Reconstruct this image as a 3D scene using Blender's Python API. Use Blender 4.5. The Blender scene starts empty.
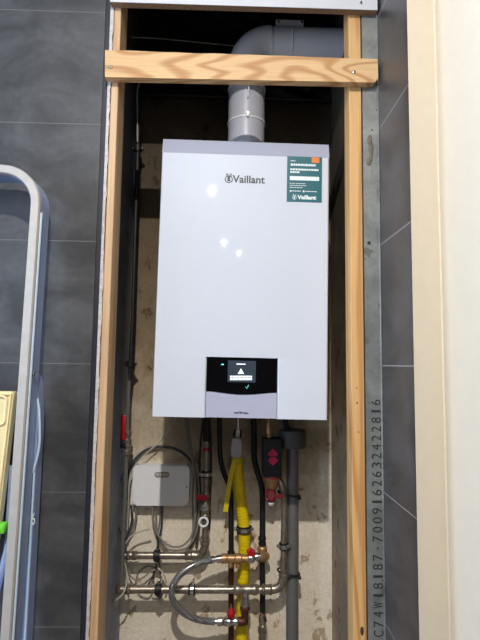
import bpy, bmesh, math, random
from mathutils import Vector, Matrix
random.seed(7)
S = bpy.context.scene
COL = S.collection
EYE = 1.25
F = 481.0
# ---------------------------------------------------------------- camera
pitch, yaw, roll = math.radians(5.2), math.radians(1.5), math.radians(0.75)
fw = Vector((math.sin(yaw)*math.cos(pitch), math.cos(yaw)*math.cos(pitch), math.sin(pitch)))
r0 = Vector((math.cos(yaw), -math.sin(yaw), 0)); u0 = r0.cross(fw)
rt = r0*math.cos(roll) + u0*math.sin(roll); up = u0*math.cos(roll) - r0*math.sin(roll)
camd = bpy.data.cameras.new('camera'); cam = bpy.data.objects.new('camera', camd); COL.objects.link(cam)
cam.matrix_world = Matrix(((rt.x, up.x, -fw.x, 0), (rt.y, up.y, -fw.y, 0), (rt.z, up.z, -fw.z, EYE), (0, 0, 0, 1)))
camd.sensor_fit = 'VERTICAL'; camd.sensor_height = 36; camd.lens = F*36/640; camd.clip_start = 0.02
S.camera = cam
def P(px, py, Y):            # world point seen at a pixel of the photo, at depth Y in the room
    d = fw*F + rt*(px-240) - up*(py-320)
    t = Y/d.y
    return Vector((d.x*t, Y, EYE + d.z*t))
def PX(x, y, X):             # same, on the plane x = X
    d = fw*F + rt*(x-240) - up*(y-320)
    t = X/d.x
    return Vector((X, d.y*t, EYE + d.z*t))

# ---------------------------------------------------------------- materials
def lin(c): return tuple(((v/255)/12.92 if v/255 <= .04045 else ((v/255+.055)/1.055)**2.4) for v in c)
class NT:
    def __init__(s, name):
        s.m = bpy.data.materials.new(name); s.m.use_nodes = True; s.t = s.m.node_tree
        s.b = s.t.nodes['Principled BSDF']; s.tc = s.t.nodes.new('ShaderNodeTexCoord')
    def n(s, ty, **k):
        a = s.t.nodes.new(ty)
        for q, v in k.items():
            if q in a.inputs.keys(): a.inputs[q].default_value = v
            else: setattr(a, q, v)
        return a
    def l(s, a, b): s.t.links.new(a, b)
    def map(s, scale=(1, 1, 1), rot=(0, 0, 0), loc=(0, 0, 0)):
        m = s.n('ShaderNodeMapping'); m.inputs['Scale'].default_value = scale; m.inputs['Rotation'].default_value = rot
        m.inputs['Location'].default_value = loc
        s.l(s.tc.outputs['Object'], m.inputs['Vector']); return m.outputs[0]
    def noise(s, vec, scale, detail=4, rough=.6, dist=0):
        a = s.n('ShaderNodeTexNoise'); a.inputs['Scale'].default_value = scale; a.inputs['Detail'].default_value = detail
        a.inputs['Roughness'].default_value = rough; a.inputs['Distortion'].default_value = dist
        s.l(vec, a.inputs['Vector']); return a.outputs['Fac']
    def ramp(s, fac, stops):
        r = s.n('ShaderNodeValToRGB'); e = r.color_ramp.elements
        while len(e) < len(stops): e.new(.5)
        for i, (p, c) in enumerate(stops):
            e[i].position = p; e[i].color = (*c, 1) if len(c) == 3 else c
        s.l(fac, r.inputs[0]); return r.outputs[0]
    def mix(s, fac, a, b, mode='MIX'):
        m = s.n('ShaderNodeMix', data_type='RGBA', blend_type=mode)
        for v, k in ((fac, 0), (a, 6), (b, 7)):
            if isinstance(v, (int, float)): m.inputs[k].default_value = v
            elif isinstance(v, tuple): m.inputs[k].default_value = (*v, 1)
            else: s.l(v, m.inputs[k])
        return m.outputs[2]
    def bump(s, h, strength=.3, dist=.002):
        b = s.n('ShaderNodeBump'); b.inputs['Strength'].default_value = strength; b.inputs['Distance'].default_value = dist
        s.l(h, b.inputs['Height']); s.l(b.outputs[0], s.b.inputs['Normal'])
def mat(name, rgb, rough=.5, metal=0, var=.12, vscale=30, bump=0, coat=0, spec=.5):
    n = NT(name); c = lin(rgb)
    v = n.map(); f = n.noise(v, vscale)
    lo = tuple(max(0, x*(1-var)) for x in c); hi = tuple(min(1, x*(1+var)) for x in c)
    n.l(n.ramp(f, [(.3, lo), (.7, hi)]), n.b.inputs['Base Color'])
    n.b.inputs['Roughness'].default_value = rough; n.b.inputs['Metallic'].default_value = metal
    n.b.inputs['Specular IOR Level'].default_value = spec
    if coat: n.b.inputs['Coat Weight'].default_value = coat; n.b.inputs['Coat Roughness'].default_value = .04
    if bump: n.bump(f, bump, .002)
    return n.m
def emis(name, rgb, strength):
    n = NT(name); c = lin(rgb); n.b.inputs['Base Color'].default_value = (*c, 1)
    n.b.inputs['Emission Color'].default_value = (*c, 1); n.b.inputs['Emission Strength'].default_value = strength
    return n.m
def wood(name, axis, light, dark, curvy=1.0, seed=0, st=.07, rings=46):
    n = NT(name); sc = [1, 1, 1]; sc[axis] = st
    v = n.map(tuple(sc), (0, 0, 0), (seed, seed*.7, seed*.3))
    nf = n.noise(v, 11, 1.5, .4, .5*curvy)
    m = n.n('ShaderNodeMath', operation='MULTIPLY'); n.l(nf, m.inputs[0]); m.inputs[1].default_value = rings
    sn = n.n('ShaderNodeMath', operation='SINE'); n.l(m.outputs[0], sn.inputs[0])
    m2 = n.n('ShaderNodeMath', operation='MULTIPLY_ADD'); n.l(sn.outputs[0], m2.inputs[0]); m2.inputs[1].default_value = .5; m2.inputs[2].default_value = .5
    c1 = n.ramp(m2.outputs[0], [(.0, lin(light)), (.45, lin(light)), (1, lin(dark))])
    sc[axis] = .03
    v2 = n.map(tuple(sc), (0, 0, 0), (seed*2, 1, 2)); f2 = n.noise(v2, 260, 3)
    c2 = n.mix(.5, c1, n.ramp(f2, [(.3, (.72, .68, .62)), (.7, (1, 1, 1))]), 'MULTIPLY')
    n.l(c2, n.b.inputs['Base Color']); n.b.inputs['Roughness'].default_value = .6; n.bump(f2, .25, .001)
    return n.m
def tile(name, base, rough, off, gc=(104, 103, 101), gw=.0011):
    n = NT(name)
    f = n.noise(n.map((1, 1, 1.6)), 5, 6, .65, .6); f2 = n.noise(n.map(), 60, 4)
    b = lin(base)
    c = n.ramp(f, [(.38, tuple(x*.7 for x in b)), (.5, b), (.66, tuple(x*1.45 for x in b))])
    c = n.mix(.4, c, n.ramp(f2, [(.35, (.75, .75, .78)), (.7, (1.15, 1.13, 1.1))]), 'MULTIPLY')
    sp = n.n('ShaderNodeSeparateXYZ'); n.l(n.tc.outputs['Object'], sp.inputs[0])
    a = n.n('ShaderNodeMath', operation='ADD'); n.l(sp.outputs[2], a.inputs[0]); a.inputs[1].default_value = off
    w = n.n('ShaderNodeMath', operation='PINGPONG'); n.l(a.outputs[0], w.inputs[0]); w.inputs[1].default_value = .15
    g = n.n('ShaderNodeMath', operation='LESS_THAN'); n.l(w.outputs[0], g.inputs[0]); g.inputs[1].default_value = gw
    c = n.mix(g.outputs[0], c, lin(gc))
    n.l(c, n.b.inputs['Base Color'])
    n.l(n.ramp(f, [(.3, (rough-.08,)*3), (.7, (rough+.1,)*3)]), n.b.inputs['Roughness'])
    h = n.n('ShaderNodeMath', operation='SUBTRACT'); n.l(f2, h.inputs[0]); n.l(g.outputs[0], h.inputs[1]); n.bump(h.outputs[0], .12, .001)
    return n.m
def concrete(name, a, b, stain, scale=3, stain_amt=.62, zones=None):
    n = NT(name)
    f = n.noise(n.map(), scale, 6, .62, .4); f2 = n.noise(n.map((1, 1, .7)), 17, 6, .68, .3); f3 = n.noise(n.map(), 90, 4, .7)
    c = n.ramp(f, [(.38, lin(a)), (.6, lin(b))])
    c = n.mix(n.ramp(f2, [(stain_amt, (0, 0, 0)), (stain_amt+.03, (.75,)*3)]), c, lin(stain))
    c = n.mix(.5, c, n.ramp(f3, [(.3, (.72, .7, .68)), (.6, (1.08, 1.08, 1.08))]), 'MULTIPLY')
    if zones:      # base colour multiplied by height: darker higher up, paler lower down
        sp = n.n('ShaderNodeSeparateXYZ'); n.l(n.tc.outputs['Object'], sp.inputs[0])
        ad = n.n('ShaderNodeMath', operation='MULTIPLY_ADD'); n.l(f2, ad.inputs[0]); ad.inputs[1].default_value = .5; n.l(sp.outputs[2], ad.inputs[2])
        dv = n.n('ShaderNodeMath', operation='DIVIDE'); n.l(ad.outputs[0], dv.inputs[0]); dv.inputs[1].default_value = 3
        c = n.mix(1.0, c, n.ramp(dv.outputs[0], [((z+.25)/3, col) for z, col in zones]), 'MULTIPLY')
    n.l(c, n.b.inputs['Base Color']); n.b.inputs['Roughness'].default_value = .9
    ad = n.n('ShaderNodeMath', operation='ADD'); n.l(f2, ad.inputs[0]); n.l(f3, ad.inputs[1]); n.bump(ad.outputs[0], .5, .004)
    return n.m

M = {}
M['tile_l'] = tile('dark_slate_tile', (71, 71, 73), .46, -1.25+.005)
M['tile_r'] = tile('dark_slate_tile_side', (76, 73, 72), .40, -1.25, (150, 147, 142), .0014)
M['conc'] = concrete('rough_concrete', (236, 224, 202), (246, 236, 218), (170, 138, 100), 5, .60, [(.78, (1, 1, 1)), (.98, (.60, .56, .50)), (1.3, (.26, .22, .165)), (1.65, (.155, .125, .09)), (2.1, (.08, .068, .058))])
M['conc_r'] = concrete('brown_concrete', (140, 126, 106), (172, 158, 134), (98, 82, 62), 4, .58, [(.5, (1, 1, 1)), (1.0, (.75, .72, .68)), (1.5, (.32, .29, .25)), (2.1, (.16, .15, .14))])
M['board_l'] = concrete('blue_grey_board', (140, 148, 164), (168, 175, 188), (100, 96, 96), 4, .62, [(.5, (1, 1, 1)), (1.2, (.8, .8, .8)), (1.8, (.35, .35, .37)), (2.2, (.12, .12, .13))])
M['white_wall'] = mat('grey_plaster', (138, 136, 133), .85, var=.03)
M['ceil'] = mat('white_ceiling', (232, 230, 226), .9, var=.02)
M['floor'] = mat('grey_floor', (92, 88, 84), .5, var=.15, vscale=6)
M['casing'] = mat('cream_lacquer', (214, 204, 187), .35, var=.02)
M['wood_b'] = wood('pine_batten', 0, (228, 188, 136), (196, 144, 92), .6, 3.1, .2, 80)
M['wood_l'] = wood('pine_stud_pale', 2, (224, 188, 148), (208, 166, 122), .6, 1.3)
M['wood_r'] = wood('pine_stud_amber', 2, (226, 178, 118), (200, 144, 84), .6, 5.7)
M['chip'] = mat('raw_chipboard', (150, 116, 86), .9, var=.45, vscale=220, bump=.4)
M['melamine'] = mat('white_melamine', (218, 218, 222), .4, var=.02)
M['plaster'] = mat('chalky_plaster_edge', (205, 198, 196), .9, var=.2, vscale=120, bump=.4)
M['black_gap'] = mat('dark_trim', (40, 42, 56), .5, var=.2)
M['galv'] = concrete('galvanised_steel', (122, 124, 122), (144, 146, 142), (98, 98, 94), 9, .6)
for nd in M['galv'].node_tree.nodes:
    if nd.type == 'BSDF_PRINCIPLED': nd.inputs['Roughness'].default_value = .45; nd.inputs['Metallic'].default_value = .35
    if nd.type == 'BUMP': nd.inputs['Strength'].default_value = .15
M['ink'] = mat('black_ink', (42, 43, 46), .7, var=.1)
M['membrane'] = mat('black_foil', (17, 19, 28), .38, var=.3, vscale=12, bump=.2)
M['white_enamel'] = mat('white_enamel', (214, 218, 227), .4, var=.006, coat=1, spec=.12)
M['strip_enamel'] = mat('pale_grey_enamel', (168, 170, 186), .4, var=.01, coat=.3, spec=.12)
M['body_steel'] = mat('white_steel_casing', (190, 190, 192), .4, var=.02)
M['black_gloss'] = mat('black_glass', (6, 6, 8), .08, var=.1, spec=.22)
M['silver_flap'] = mat('silver_plastic', (182, 182, 202), .3, var=.015)
M['display'] = emis('lcd_screen', (36, 48, 60), .25)
M['lit'] = emis('lit_symbols', (225, 235, 240), .9)
M['cyan'] = emis('lit_cyan', (110, 225, 215), .8)
M['logo'] = mat('grey_print', (62, 70, 74), .5, var=.03)
M['smear'] = mat('dried_mortar', (112, 104, 90), .9, var=.3, vscale=120)
M['teal'] = mat('teal_sticker', (0, 94, 102), .4, var=.03)
M['orange'] = mat('orange_print', (226, 124, 52), .5, var=.04)
M['paper'] = mat('white_print', (228, 236, 234), .5, var=.02)
M['flue'] = mat('pale_grey_flue_plastic', (190, 191, 201), .38, var=.03)
M['flue_lit'] = mat('lit_flue_plastic', (240, 240, 246), .35, var=.02)  # whiter copy of the flue plastic, light on elbow and horizontal run painted in
M['flue_seam'] = mat('flue_seam', (232, 233, 238), .4, var=.03)
M['steel'] = mat('pressed_steel_pipe', (160, 150, 138), .34, .8, var=.35, vscale=60, bump=.05)
M['chrome'] = mat('chrome', (215, 213, 210), .16, 1, var=.05)
M['brass'] = mat('brass_fitting', (188, 148, 108), .42, .6, var=.25, vscale=60, bump=.05)
M['copper_dark'] = mat('tarnished_copper', (96, 62, 46), .45, .6, var=.35, vscale=50)
M['black_foam'] = mat('black_pipe_insulation', (22, 23, 26), .55, var=.3, vscale=40)
M['rubber'] = mat('black_rubber', (24, 24, 27), .5, var=.2)
M['grey_pvc'] = mat('grey_pvc_pipe', (104, 103, 101), .42, var=.05, vscale=15)
M['grey_pvc_dark'] = mat('grey_pvc_funnel', (80, 80, 82), .45, var=.05)
M['red'] = mat('red_plastic', (182, 22, 38), .4, var=.06)
M['red_dull'] = mat('dull_red_plastic', (172, 62, 66), .45, var=.1)
M['white_pl'] = mat('white_plastic', (240, 241, 245), .4, var=.015)
M['grey_pl'] = mat('grey_plastic', (150, 150, 156), .4, var=.05)
M['cable_w'] = mat('pale_grey_cable', (186, 182, 172), .5, var=.05)
M['cable_g'] = mat('grey_cable', (138, 134, 128), .5, var=.05)
M['cable_d'] = mat('dark_grey_cable', (62, 64, 70), .5, var=.05)
M['black_box'] = mat('black_moulded_plastic', (22, 24, 32), .45, var=.08)
M['magenta'] = mat('magenta_print', (206, 38, 84), .5, var=.03)
M['alu'] = mat('brushed_aluminium', (196, 190, 184), .5, .4, var=.06, vscale=40)
M['alu_blue_reflect'] = mat('blue_reflection_aluminium', (150, 166, 200), .4, .15, var=.06, vscale=40)  # blue reflection on the ladder's side metal put into its base colour
M['alu_glint'] = mat('aluminium_ridge_glint', (206, 228, 248), .3, .1, var=.03)  # pale blue highlight along the ridges painted as their colour
M['cream_pl'] = mat('cream_plastic', (230, 212, 160), .4, var=.03)
M['green'] = mat('lime_green_rubber', (112, 208, 60), .5, var=.05)
M['hole'] = mat('dark_knot', (70, 46, 30), .8, var=.3, vscale=200)
M['grain_dark'] = M['hole']
# yellow corrugated sleeve: rings carried in the bump, seams of the corrugation
n = NT('yellow_gas_sleeve'); f = n.noise(n.map(), 25)
n.l(n.ramp(f, [(.3, lin((226, 196, 0))), (.7, lin((246, 218, 14)))]), n.b.inputs['Base Color']); n.b.inputs['Roughness'].default_value = .38
M['yellow'] = n.m
M['yellow_tape'] = mat('yellow_tape', (222, 200, 30), .45, var=.08)
# braided hose
n = NT('steel_braid'); v = n.map((1, 1, 1))
ck = n.n('ShaderNodeTexChecker'); ck.inputs['Scale'].default_value = 420; n.l(n.map((1, 1, 1), (.6, .5, .78)), ck.inputs['Vector'])
ck.inputs[1].default_value = (*lin((196, 196, 196)), 1); ck.inputs[2].default_value = (*lin((96, 98, 104)), 1)
n.l(ck.outputs[0], n.b.inputs['Base Color']); n.b.inputs['Metallic'].default_value = .7; n.b.inputs['Roughness'].default_value = .35; n.bump(ck.outputs[1], .4, .001)
M['braid'] = n.m

# ---------------------------------------------------------------- mesh helpers
def merge(bm, tmp):
    mp = {}
    for v in tmp.verts: mp[v] = bm.verts.new(v.co)
    for f in tmp.faces:
        try: bm.faces.new([mp[v] for v in f.verts])
        except ValueError: pass
    tmp.free()
def box(bm, lo, hi, bev=0, seg=2, rot=None):
    t = bmesh.new(); bmesh.ops.create_cube(t, size=1)
    lo, hi = Vector(lo), Vector(hi); c = (lo+hi)/2; d = hi-lo
    for v in t.verts: v.co = Vector((v.co.x*d.x, v.co.y*d.y, v.co.z*d.z))
    if bev: bmesh.ops.bevel(t, geom=list(t.edges), offset=bev, segments=seg, profile=.5, affect='EDGES')
    for v in t.verts: v.co = (rot @ v.co if rot is not None else v.co) + c
    merge(bm, t)
def smooth(pts, n=6):
    pts = [Vector(p) for p in pts]
    if len(pts) < 3: return pts
    out = []
    q = [pts[0]*2-pts[1]] + pts + [pts[-1]*2-pts[-2]]
    for i in range(1, len(q)-2):
        a, b, c, d = q[i-1], q[i], q[i+1], q[i+2]
        for k in range(n):
            t = k/n
            out.append(.5*((2*b)+(c-a)*t+(2*a-5*b+4*c-d)*t*t+(3*b-a-3*c+d)*t**3))
    out.append(pts[-1]); return out
def sweep(bm, pts, prof, closed=False, cap=True, rad=None, ref=None):
    """prof: list of (u,v) offsets; rad: optional scale per point; ref: fixed second axis"""
    n = len(pts); rings = []
    tan = []
    for i in range(n):
        a = pts[(i-1) % n] if (closed or i > 0) else pts[i]
        b = pts[(i+1) % n] if (closed or i < n-1) else pts[i]
        tan.append((b-a).normalized())
    if ref is None:
        r = Vector((0, -1, 0)) if abs(tan[0].y) < .9 else Vector((1, 0, 0))
    else: r = Vector(ref)
    for i in range(n):
        t = tan[i]
        if ref is not None: r = Vector(ref)
        u = (r - t*r.dot(t)).normalized(); r = u
        w = t.cross(u); s = rad[i] if rad else 1
        rings.append([bm.verts.new(pts[i] + u*a*s + w*b*s) for a, b in prof])
    m = len(prof)
    for i in range(n if closed else n-1):
        A, B = rings[i], rings[(i+1) % n]
        for k in range(m): bm.faces.new((A[k], A[(k+1) % m], B[(k+1) % m], B[k]))
    if cap and not closed:
        bm.faces.new(list(reversed(rings[0]))); bm.faces.new(rings[-1])
def circ(r, s=16): return [(r*math.cos(2*math.pi*k/s), r*math.sin(2*math.pi*k/s)) for k in range(s)]
def tube(bm, pts, r, s=16, n=0, closed=False):
    pts = [Vector(p) for p in pts]
    if n: pts = smooth(pts, n)
    sweep(bm, pts, circ(r, s), closed)
def lathe(bm, p0, p1, prof, s=20):
    """prof: (t along axis 0..1, radius)"""
    p0, p1 = Vector(p0), Vector(p1); d = (p1-p0).normalized()
    a = Vector((1, 0, 0)) if abs(d.x) < .9 else Vector((0, 0, 1)); u = (a-d*a.dot(d)).normalized(); w = d.cross(u)
    rings = []
    for t, r in prof:
        c = p0 + (p1-p0)*t
        rings.append([bm.verts.new(c + u*r*math.cos(2*math.pi*k/s) + w*r*math.sin(2*math.pi*k/s)) for k in range(s)])
    for A, B in zip(rings, rings[1:]):
        for k in range(s): bm.faces.new((A[k], A[(k+1) % s], B[(k+1) % s], B[k]))
    bm.faces.new(list(reversed(rings[0]))); bm.faces.new(rings[-1])
def cyl(bm, p0, p1, r, s=20, ch=.0):
    L = (Vector(p1)-Vector(p0)).length; e = min(.3, ch/L) if L else 0
    lathe(bm, p0, p1, [(0, r), (1, r)] if not ch else [(0, r-ch), (e, r), (1-e, r), (1, r-ch)], s)
def hexnut(bm, p0, p1, r): lathe(bm, p0, p1, [(0, r*.93), (.12, r), (.88, r), (1, r*.93)], 6)
def ball(bm, c, r, sc=(1, 1, 1)):
    t = bmesh.new(); bmesh.ops.create_uvsphere(t, u_segments=20, v_segments=12, radius=r)
    for v in t.verts: v.co = Vector((v.co.x*sc[0], v.co.y*sc[1], v.co.z*sc[2])) + Vector(c)
    merge(bm, t)
def slab(bm, outline, y0, y1):      # outline of (x,z) points, extruded in y
    a = [bm.verts.new((x, y0, z)) for x, z in outline]; b = [bm.verts.new((x, y1, z)) for x, z in outline]
    m = len(a); bm.faces.new(a); bm.faces.new(list(reversed(b)))
    for k in range(m): bm.faces.new((a[k], b[k], b[(k+1) % m], a[(k+1) % m]))
def rrect(x0, z0, x1, z1, r, s=6):
    o = []
    for cx, cz, a0 in ((x1-r, z1-r, 0), (x0+r, z1-r, 90), (x0+r, z0+r, 180), (x1-r, z0+r, 270)):
        for k in range(s+1):
            a = math.radians(a0+90*k/s); o.append((cx+r*math.cos(a), cz+r*math.sin(a)))
    return o
def textmesh(bm, s, size, width=None, height=None, bold=0, depth=.0006, spacing=1):
    """text in the xz plane, centred, facing -y; returns nothing, adds to bm"""
    cu = bpy.data.curves.new('t', 'FONT'); cu.body = s; cu.size = size; cu.align_x = 'CENTER'; cu.align_y = 'CENTER'
    cu.extrude = depth/2; cu.offset = bold; cu.resolution_u = 4; cu.space_character = spacing
    ob = bpy.data.objects.new('t', cu); COL.objects.link(ob)
    dg = bpy.context.evaluated_depsgraph_get(); me = bpy.data.meshes.new_from_object(ob.evaluated_get(dg))
    t = bmesh.new(); t.from_mesh(me); bpy.data.objects.remove(ob); bpy.data.meshes.remove(me)
    xs = [v.co.x for v in t.verts]; ys = [v.co.y for v in t.verts]
    cx, cy = (min(xs)+max(xs))/2, (min(ys)+max(ys))/2
    kx = width/(max(xs)-min(xs)) if width else 1; ky = height/(max(ys)-min(ys)) if height else kx
    for v in t.verts: v.co = Vector(((v.co.x-cx)*kx, -v.co.z, (v.co.y-cy)*ky))
    return t
def put(bm, t, mtx):
    for v in t.verts: v.co = mtx @ v.co
    merge(bm, t)

def obj(name, bm, m, parent=None, loc=None, label=None, ang=35):
    bmesh.ops.recalc_face_normals(bm, faces=bm.faces)
    off = Vector(loc) if loc is not None else (parent['_o'] if False else Vector((0, 0, 0)))
    me = bpy.data.meshes.new(name)
    if off.length: bmesh.ops.translate(bm, verts=bm.verts, vec=-off)
    bm.to_mesh(me); bm.free(); me.materials.append(m)
    for p in me.polygons: p.use_smooth = True
    me.set_sharp_from_angle(angle=math.radians(ang))
    o = bpy.data.objects.new(name, me); COL.objects.link(o); o.location = off
    if parent: o.parent = parent
    if label: o['label'] = label
    return o
class Thing:
    def __init__(s, name, label, cat, loc, group=None, rot=(0, 0, 0), local=False):
        s.e = bpy.data.objects.new(name, None); COL.objects.link(s.e); s.e.empty_display_size = .05
        s.loc = Vector(loc); s.e.location = s.loc; s.e.rotation_euler = rot; s.local = local
        s.e['label'] = label; s.e['category'] = cat
        if group: s.e['group'] = group
    def part(s, name, bm, m, parent=None, label=None, ang=35):
        if not s.local: bmesh.ops.translate(bm, verts=bm.verts, vec=-s.loc)
        return obj(name, bm, m, parent or s.e, None, label, ang)
def solo(name, bm, m, label, cat, group=None):
    c = sum((v.co for v in bm.verts), Vector())/len(bm.verts); c.z = min(v.co.z for v in bm.verts)
    o = obj(name, bm, m, loc=c); o['label'] = label; o['category'] = cat
    if group: o['group'] = group
    return o
def struct(name, bm, m):
    o = obj(name, bm, m); o['kind'] = 'structure'; return o
B = bmesh.new

# ---------------------------------------------------------------- setting
YF, YB = 1.17, 1.60          # front of the framing, back wall of the recess
CZ = 2.71                    # ceiling
XL, XR = P(128.5, 366, YB).x, P(331, 366, YB).x
XW = P(382, 366, YF).x       # right tiled wall
b = B(); box(b, (-2.2, -4.7, -.1), (1.7, 1.75, 0)); struct('floor', b, M['floor'])
b = B(); box(b, (-2.2, -4.7, CZ), (1.7, 1.75, CZ+.1)); struct('ceiling', b, M['ceil'])
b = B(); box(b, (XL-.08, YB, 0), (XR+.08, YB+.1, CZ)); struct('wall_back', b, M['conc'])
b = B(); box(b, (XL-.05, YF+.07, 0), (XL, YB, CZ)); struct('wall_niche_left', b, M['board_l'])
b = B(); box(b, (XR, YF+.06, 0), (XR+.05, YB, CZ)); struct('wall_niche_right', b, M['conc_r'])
# left tiled wall, ends a little before the timber stud
xe = P(91, 366, YF).x
b = B(); box(b, (-2.2, YF, 0), (xe, YF+.06, CZ)); struct('wall_left', b, M['tile_l'])
b = B(); box(b, (xe, YF+.004, 0), (xe+.013, YF+.06, CZ)); struct('trim_1', b, M['black_gap'])
b = B()
x0 = xe+.013; zs = [k*CZ/220 for k in range(221)]
pr = [(x0+.0075+random.uniform(-.0016, .0016), z) for z in zs]
slab(b, [(x0, 0)] + pr + [(x0, CZ)], YF-.001, YF+.06); struct('trim_2', b, M['plaster'])
# right tiled wall runs towards the camera
YJ = .80
b = B(); box(b, (XW, YJ+.02, 0), (XW+.06, YF+.06, CZ)); struct('wall_right', b, M['tile_r'])
# lacquered door frame close by on the right: flat stop, then a rounded jamb
xa = P(414, 366, YJ).x; xb = P(443.5, 366, YJ).x
b = B(); xb = P(443.5, 366, YJ+.03).x
o = [(xa, YJ), (xa+.008, YJ+.02), (XW-.001, YJ+.075), (XW-.001, .93), (XW+.3, .93), (XW+.3, YJ-.22)]
cur = []
for k in range(0, 15):
    a = math.radians(k*90/14); cur.append((xb + .16*(1-math.cos(a)), YJ + .01 - .23*math.sin(a)))
o += list(reversed(cur)) + [(xb, YJ+.028), (xb-.002, YJ+.03)]
lo = [b.verts.new((x, y, 0)) for x, y in o]; hi = [b.verts.new((x, y, CZ)) for x, y in o]
b.faces.new(lo); b.faces.new(hi)
for k in range(len(o)): b.faces.new((lo[k], lo[(k+1) % len(o)], hi[(k+1) % len(o)], hi[k]))
struct('door_1', b, M['casing'])
# rest of the room behind the camera
b = B(); box(b, (-2.2, -4.7, 0), (1.7, -4.6, CZ)); struct('wall_rear', b, M['white_wall'])
b = B(); box(b, (1.6, -4.6, 0), (1.7, 1.23, CZ)); struct('wall_far_right', b, M['white_wall'])
b = B(); box(b, (XW+.06, 1.13, 0), (1.6, 1.23, CZ)); struct('wall_front', b, M['white_wall'])
b = B()
for lo_, hi_ in (((-2.2, -4.6, 0), (-2.1, -.8, CZ)), ((-2.2, .8, 0), (-2.1, YF, CZ)), ((-2.2, -.8, 0), (-2.1, .8, .9)), ((-2.2, -.8, 2.3), (-2.1, .8, CZ))):
    box(b, lo_, hi_)
struct('wall_far_left', b, M['white_wall'])
b = B()
for lo_, hi_ in (((-2.18, -.8, .9), (-2.12, -.74, 2.3)), ((-2.18, .74, .9), (-2.12, .8, 2.3)), ((-2.18, -.03, .9), (-2.12, .03, 2.3)),
                 ((-2.18, -.74, .9), (-2.12, .74, .96)), ((-2.18, -.74, 2.24), (-2.12, .74, 2.3))): box(b, lo_, hi_, .004)
w = struct('window_1', b, M['white_pl'])

# ---------------------------------------------------------------- timber framing
def stud(name_label, xl, xr, depth, m, marks):
    t = Thing('timber_stud', name_label, 'timber stud', ((xl+xr)/2, YF+depth/2, 0), 'timber studs framing the recess')
    b = B(); box(b, (xl, YF+.001, 0), (xr, YF+depth, CZ), .0015, 1); t.part('stud_body', b, m)
    for nm, px, py, rx, rz in marks:
        p = P(px, py, YF+.001); b = B(); cyl(b, p+Vector((0, -.0007, 0)), p+Vector((0, .004, 0)), 1, 14)
        for v in b.verts: v.co.x = p.x+(v.co.x-p.x)*rx; v.co.z = p.z+(v.co.z-p.z)*rz
        t.part(nm, b, M['hole'])
xl0 = x0+.0085; xl1 = P(112, 250, YF).x
stud('pale pine stud left of the boiler recess with a dark knot', xl0, xl1, .075, M['wood_l'],
     [('knot', 105.6, 167, .004, .013), ('nail_hole', 97, 413, .002, .002), ('nail_hole', 98.5, 390, .0015, .0015), ('nail_hole', 97, 405, .0012, .0012), ('nail_hole', 94, 455, .002, .002)])
xr1 = P(361.5, 100, YF).x; xr0 = P(350, 100, YF).x
stud('amber pine stud right of the boiler recess beside the galvanised strip', xr0-.0015, xr1, .055, M['wood_r'],
     [('nail_hole', 357, 403, .002, .002), ('nail_hole', 358.5, 432, .0016, .0016), ('knot', 362, 631, .004, .01), ('nail_hole', 357, 388, .0015, .0015)])
# horizontal batten screwed to the front of both studs
p0, p1 = P(105, 50, 1.148), P(105, 77, 1.148); q0, q1 = P(377.5, 59, 1.148), P(377.5, 83, 1.148)
t = Thing('timber_batten', 'horizontal pine batten with bold grain across the top of the recess', 'timber batten', ((p0.x+q0.x)/2, 1.16, p1.z))
b = B()
o = [(p0.x, p0.z-.001), (p0.x+.002, p0.z)] + [(p0.x+(q0.x-p0.x)*k/20, p0.z+(q0.z-p0.z)*k/20+random.uniform(-.0008, .0008)) for k in range(1, 20)] + \
    [(q0.x, q0.z), (q0.x+.001, q1.z+.012), (q1.x-.008, q1.z+.001), (p1.x, p1.z)]
slab(b, o, 1.148, YF); bo = t.part('batten_body', b, M['wood_b'])
for px, py in ((110.5, 67), (354, 72)):
    c = P(px, py, 1.1475); b = B(); lathe(b, c+Vector((0, .003, 0)), c+Vector((0, -.0012, 0)), [(0, .0045), (.8, .0045), (1, .0028)], 16)
    cyl(b, c+Vector((0, -.0005, 0)), c+Vector((0, -.0013, 0)), .0012, 6); t.part('screw', b, M['chrome'])
    b = B(); ball(b, c+Vector((0, .0012, 0)), .008, (1, .12, .8)); t.part('knot', b, M['grain_dark']) if px < 200 else b.free()
# white faced chipboard across the top
h0, h1 = P(118, 2, 1.15), P(377.5, 10, 1.15)
zb = (h0.z+h1.z)/2
t = Thing('header_board', 'white faced chipboard panel along the top above the pine batten', 'chipboard panel', ((h0.x+h1.x)/2, 1.14, zb))
hl = P(110, 0, 1.15).x
tilt = (h1.z-h0.z)/2
b = B(); o = [(hl, h0.z), (h1.x, h1.z), (h1.x, CZ), (hl, CZ)]
slab(b, o, 1.1515, YF); t.part('core', b, M['chip'])
b = B(); slab(b, o, 1.150, 1.1515); face = t.part('face', b, M['melamine'])
tm = textmesh(B(), '4', .012, height=.011, width=.007, bold=.0002); b = B(); put(b, tm, Matrix.Translation(P(361, 2.5, 1.1498))); t.part('number', b, M['ink'], face, 'small printed 4')
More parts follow.
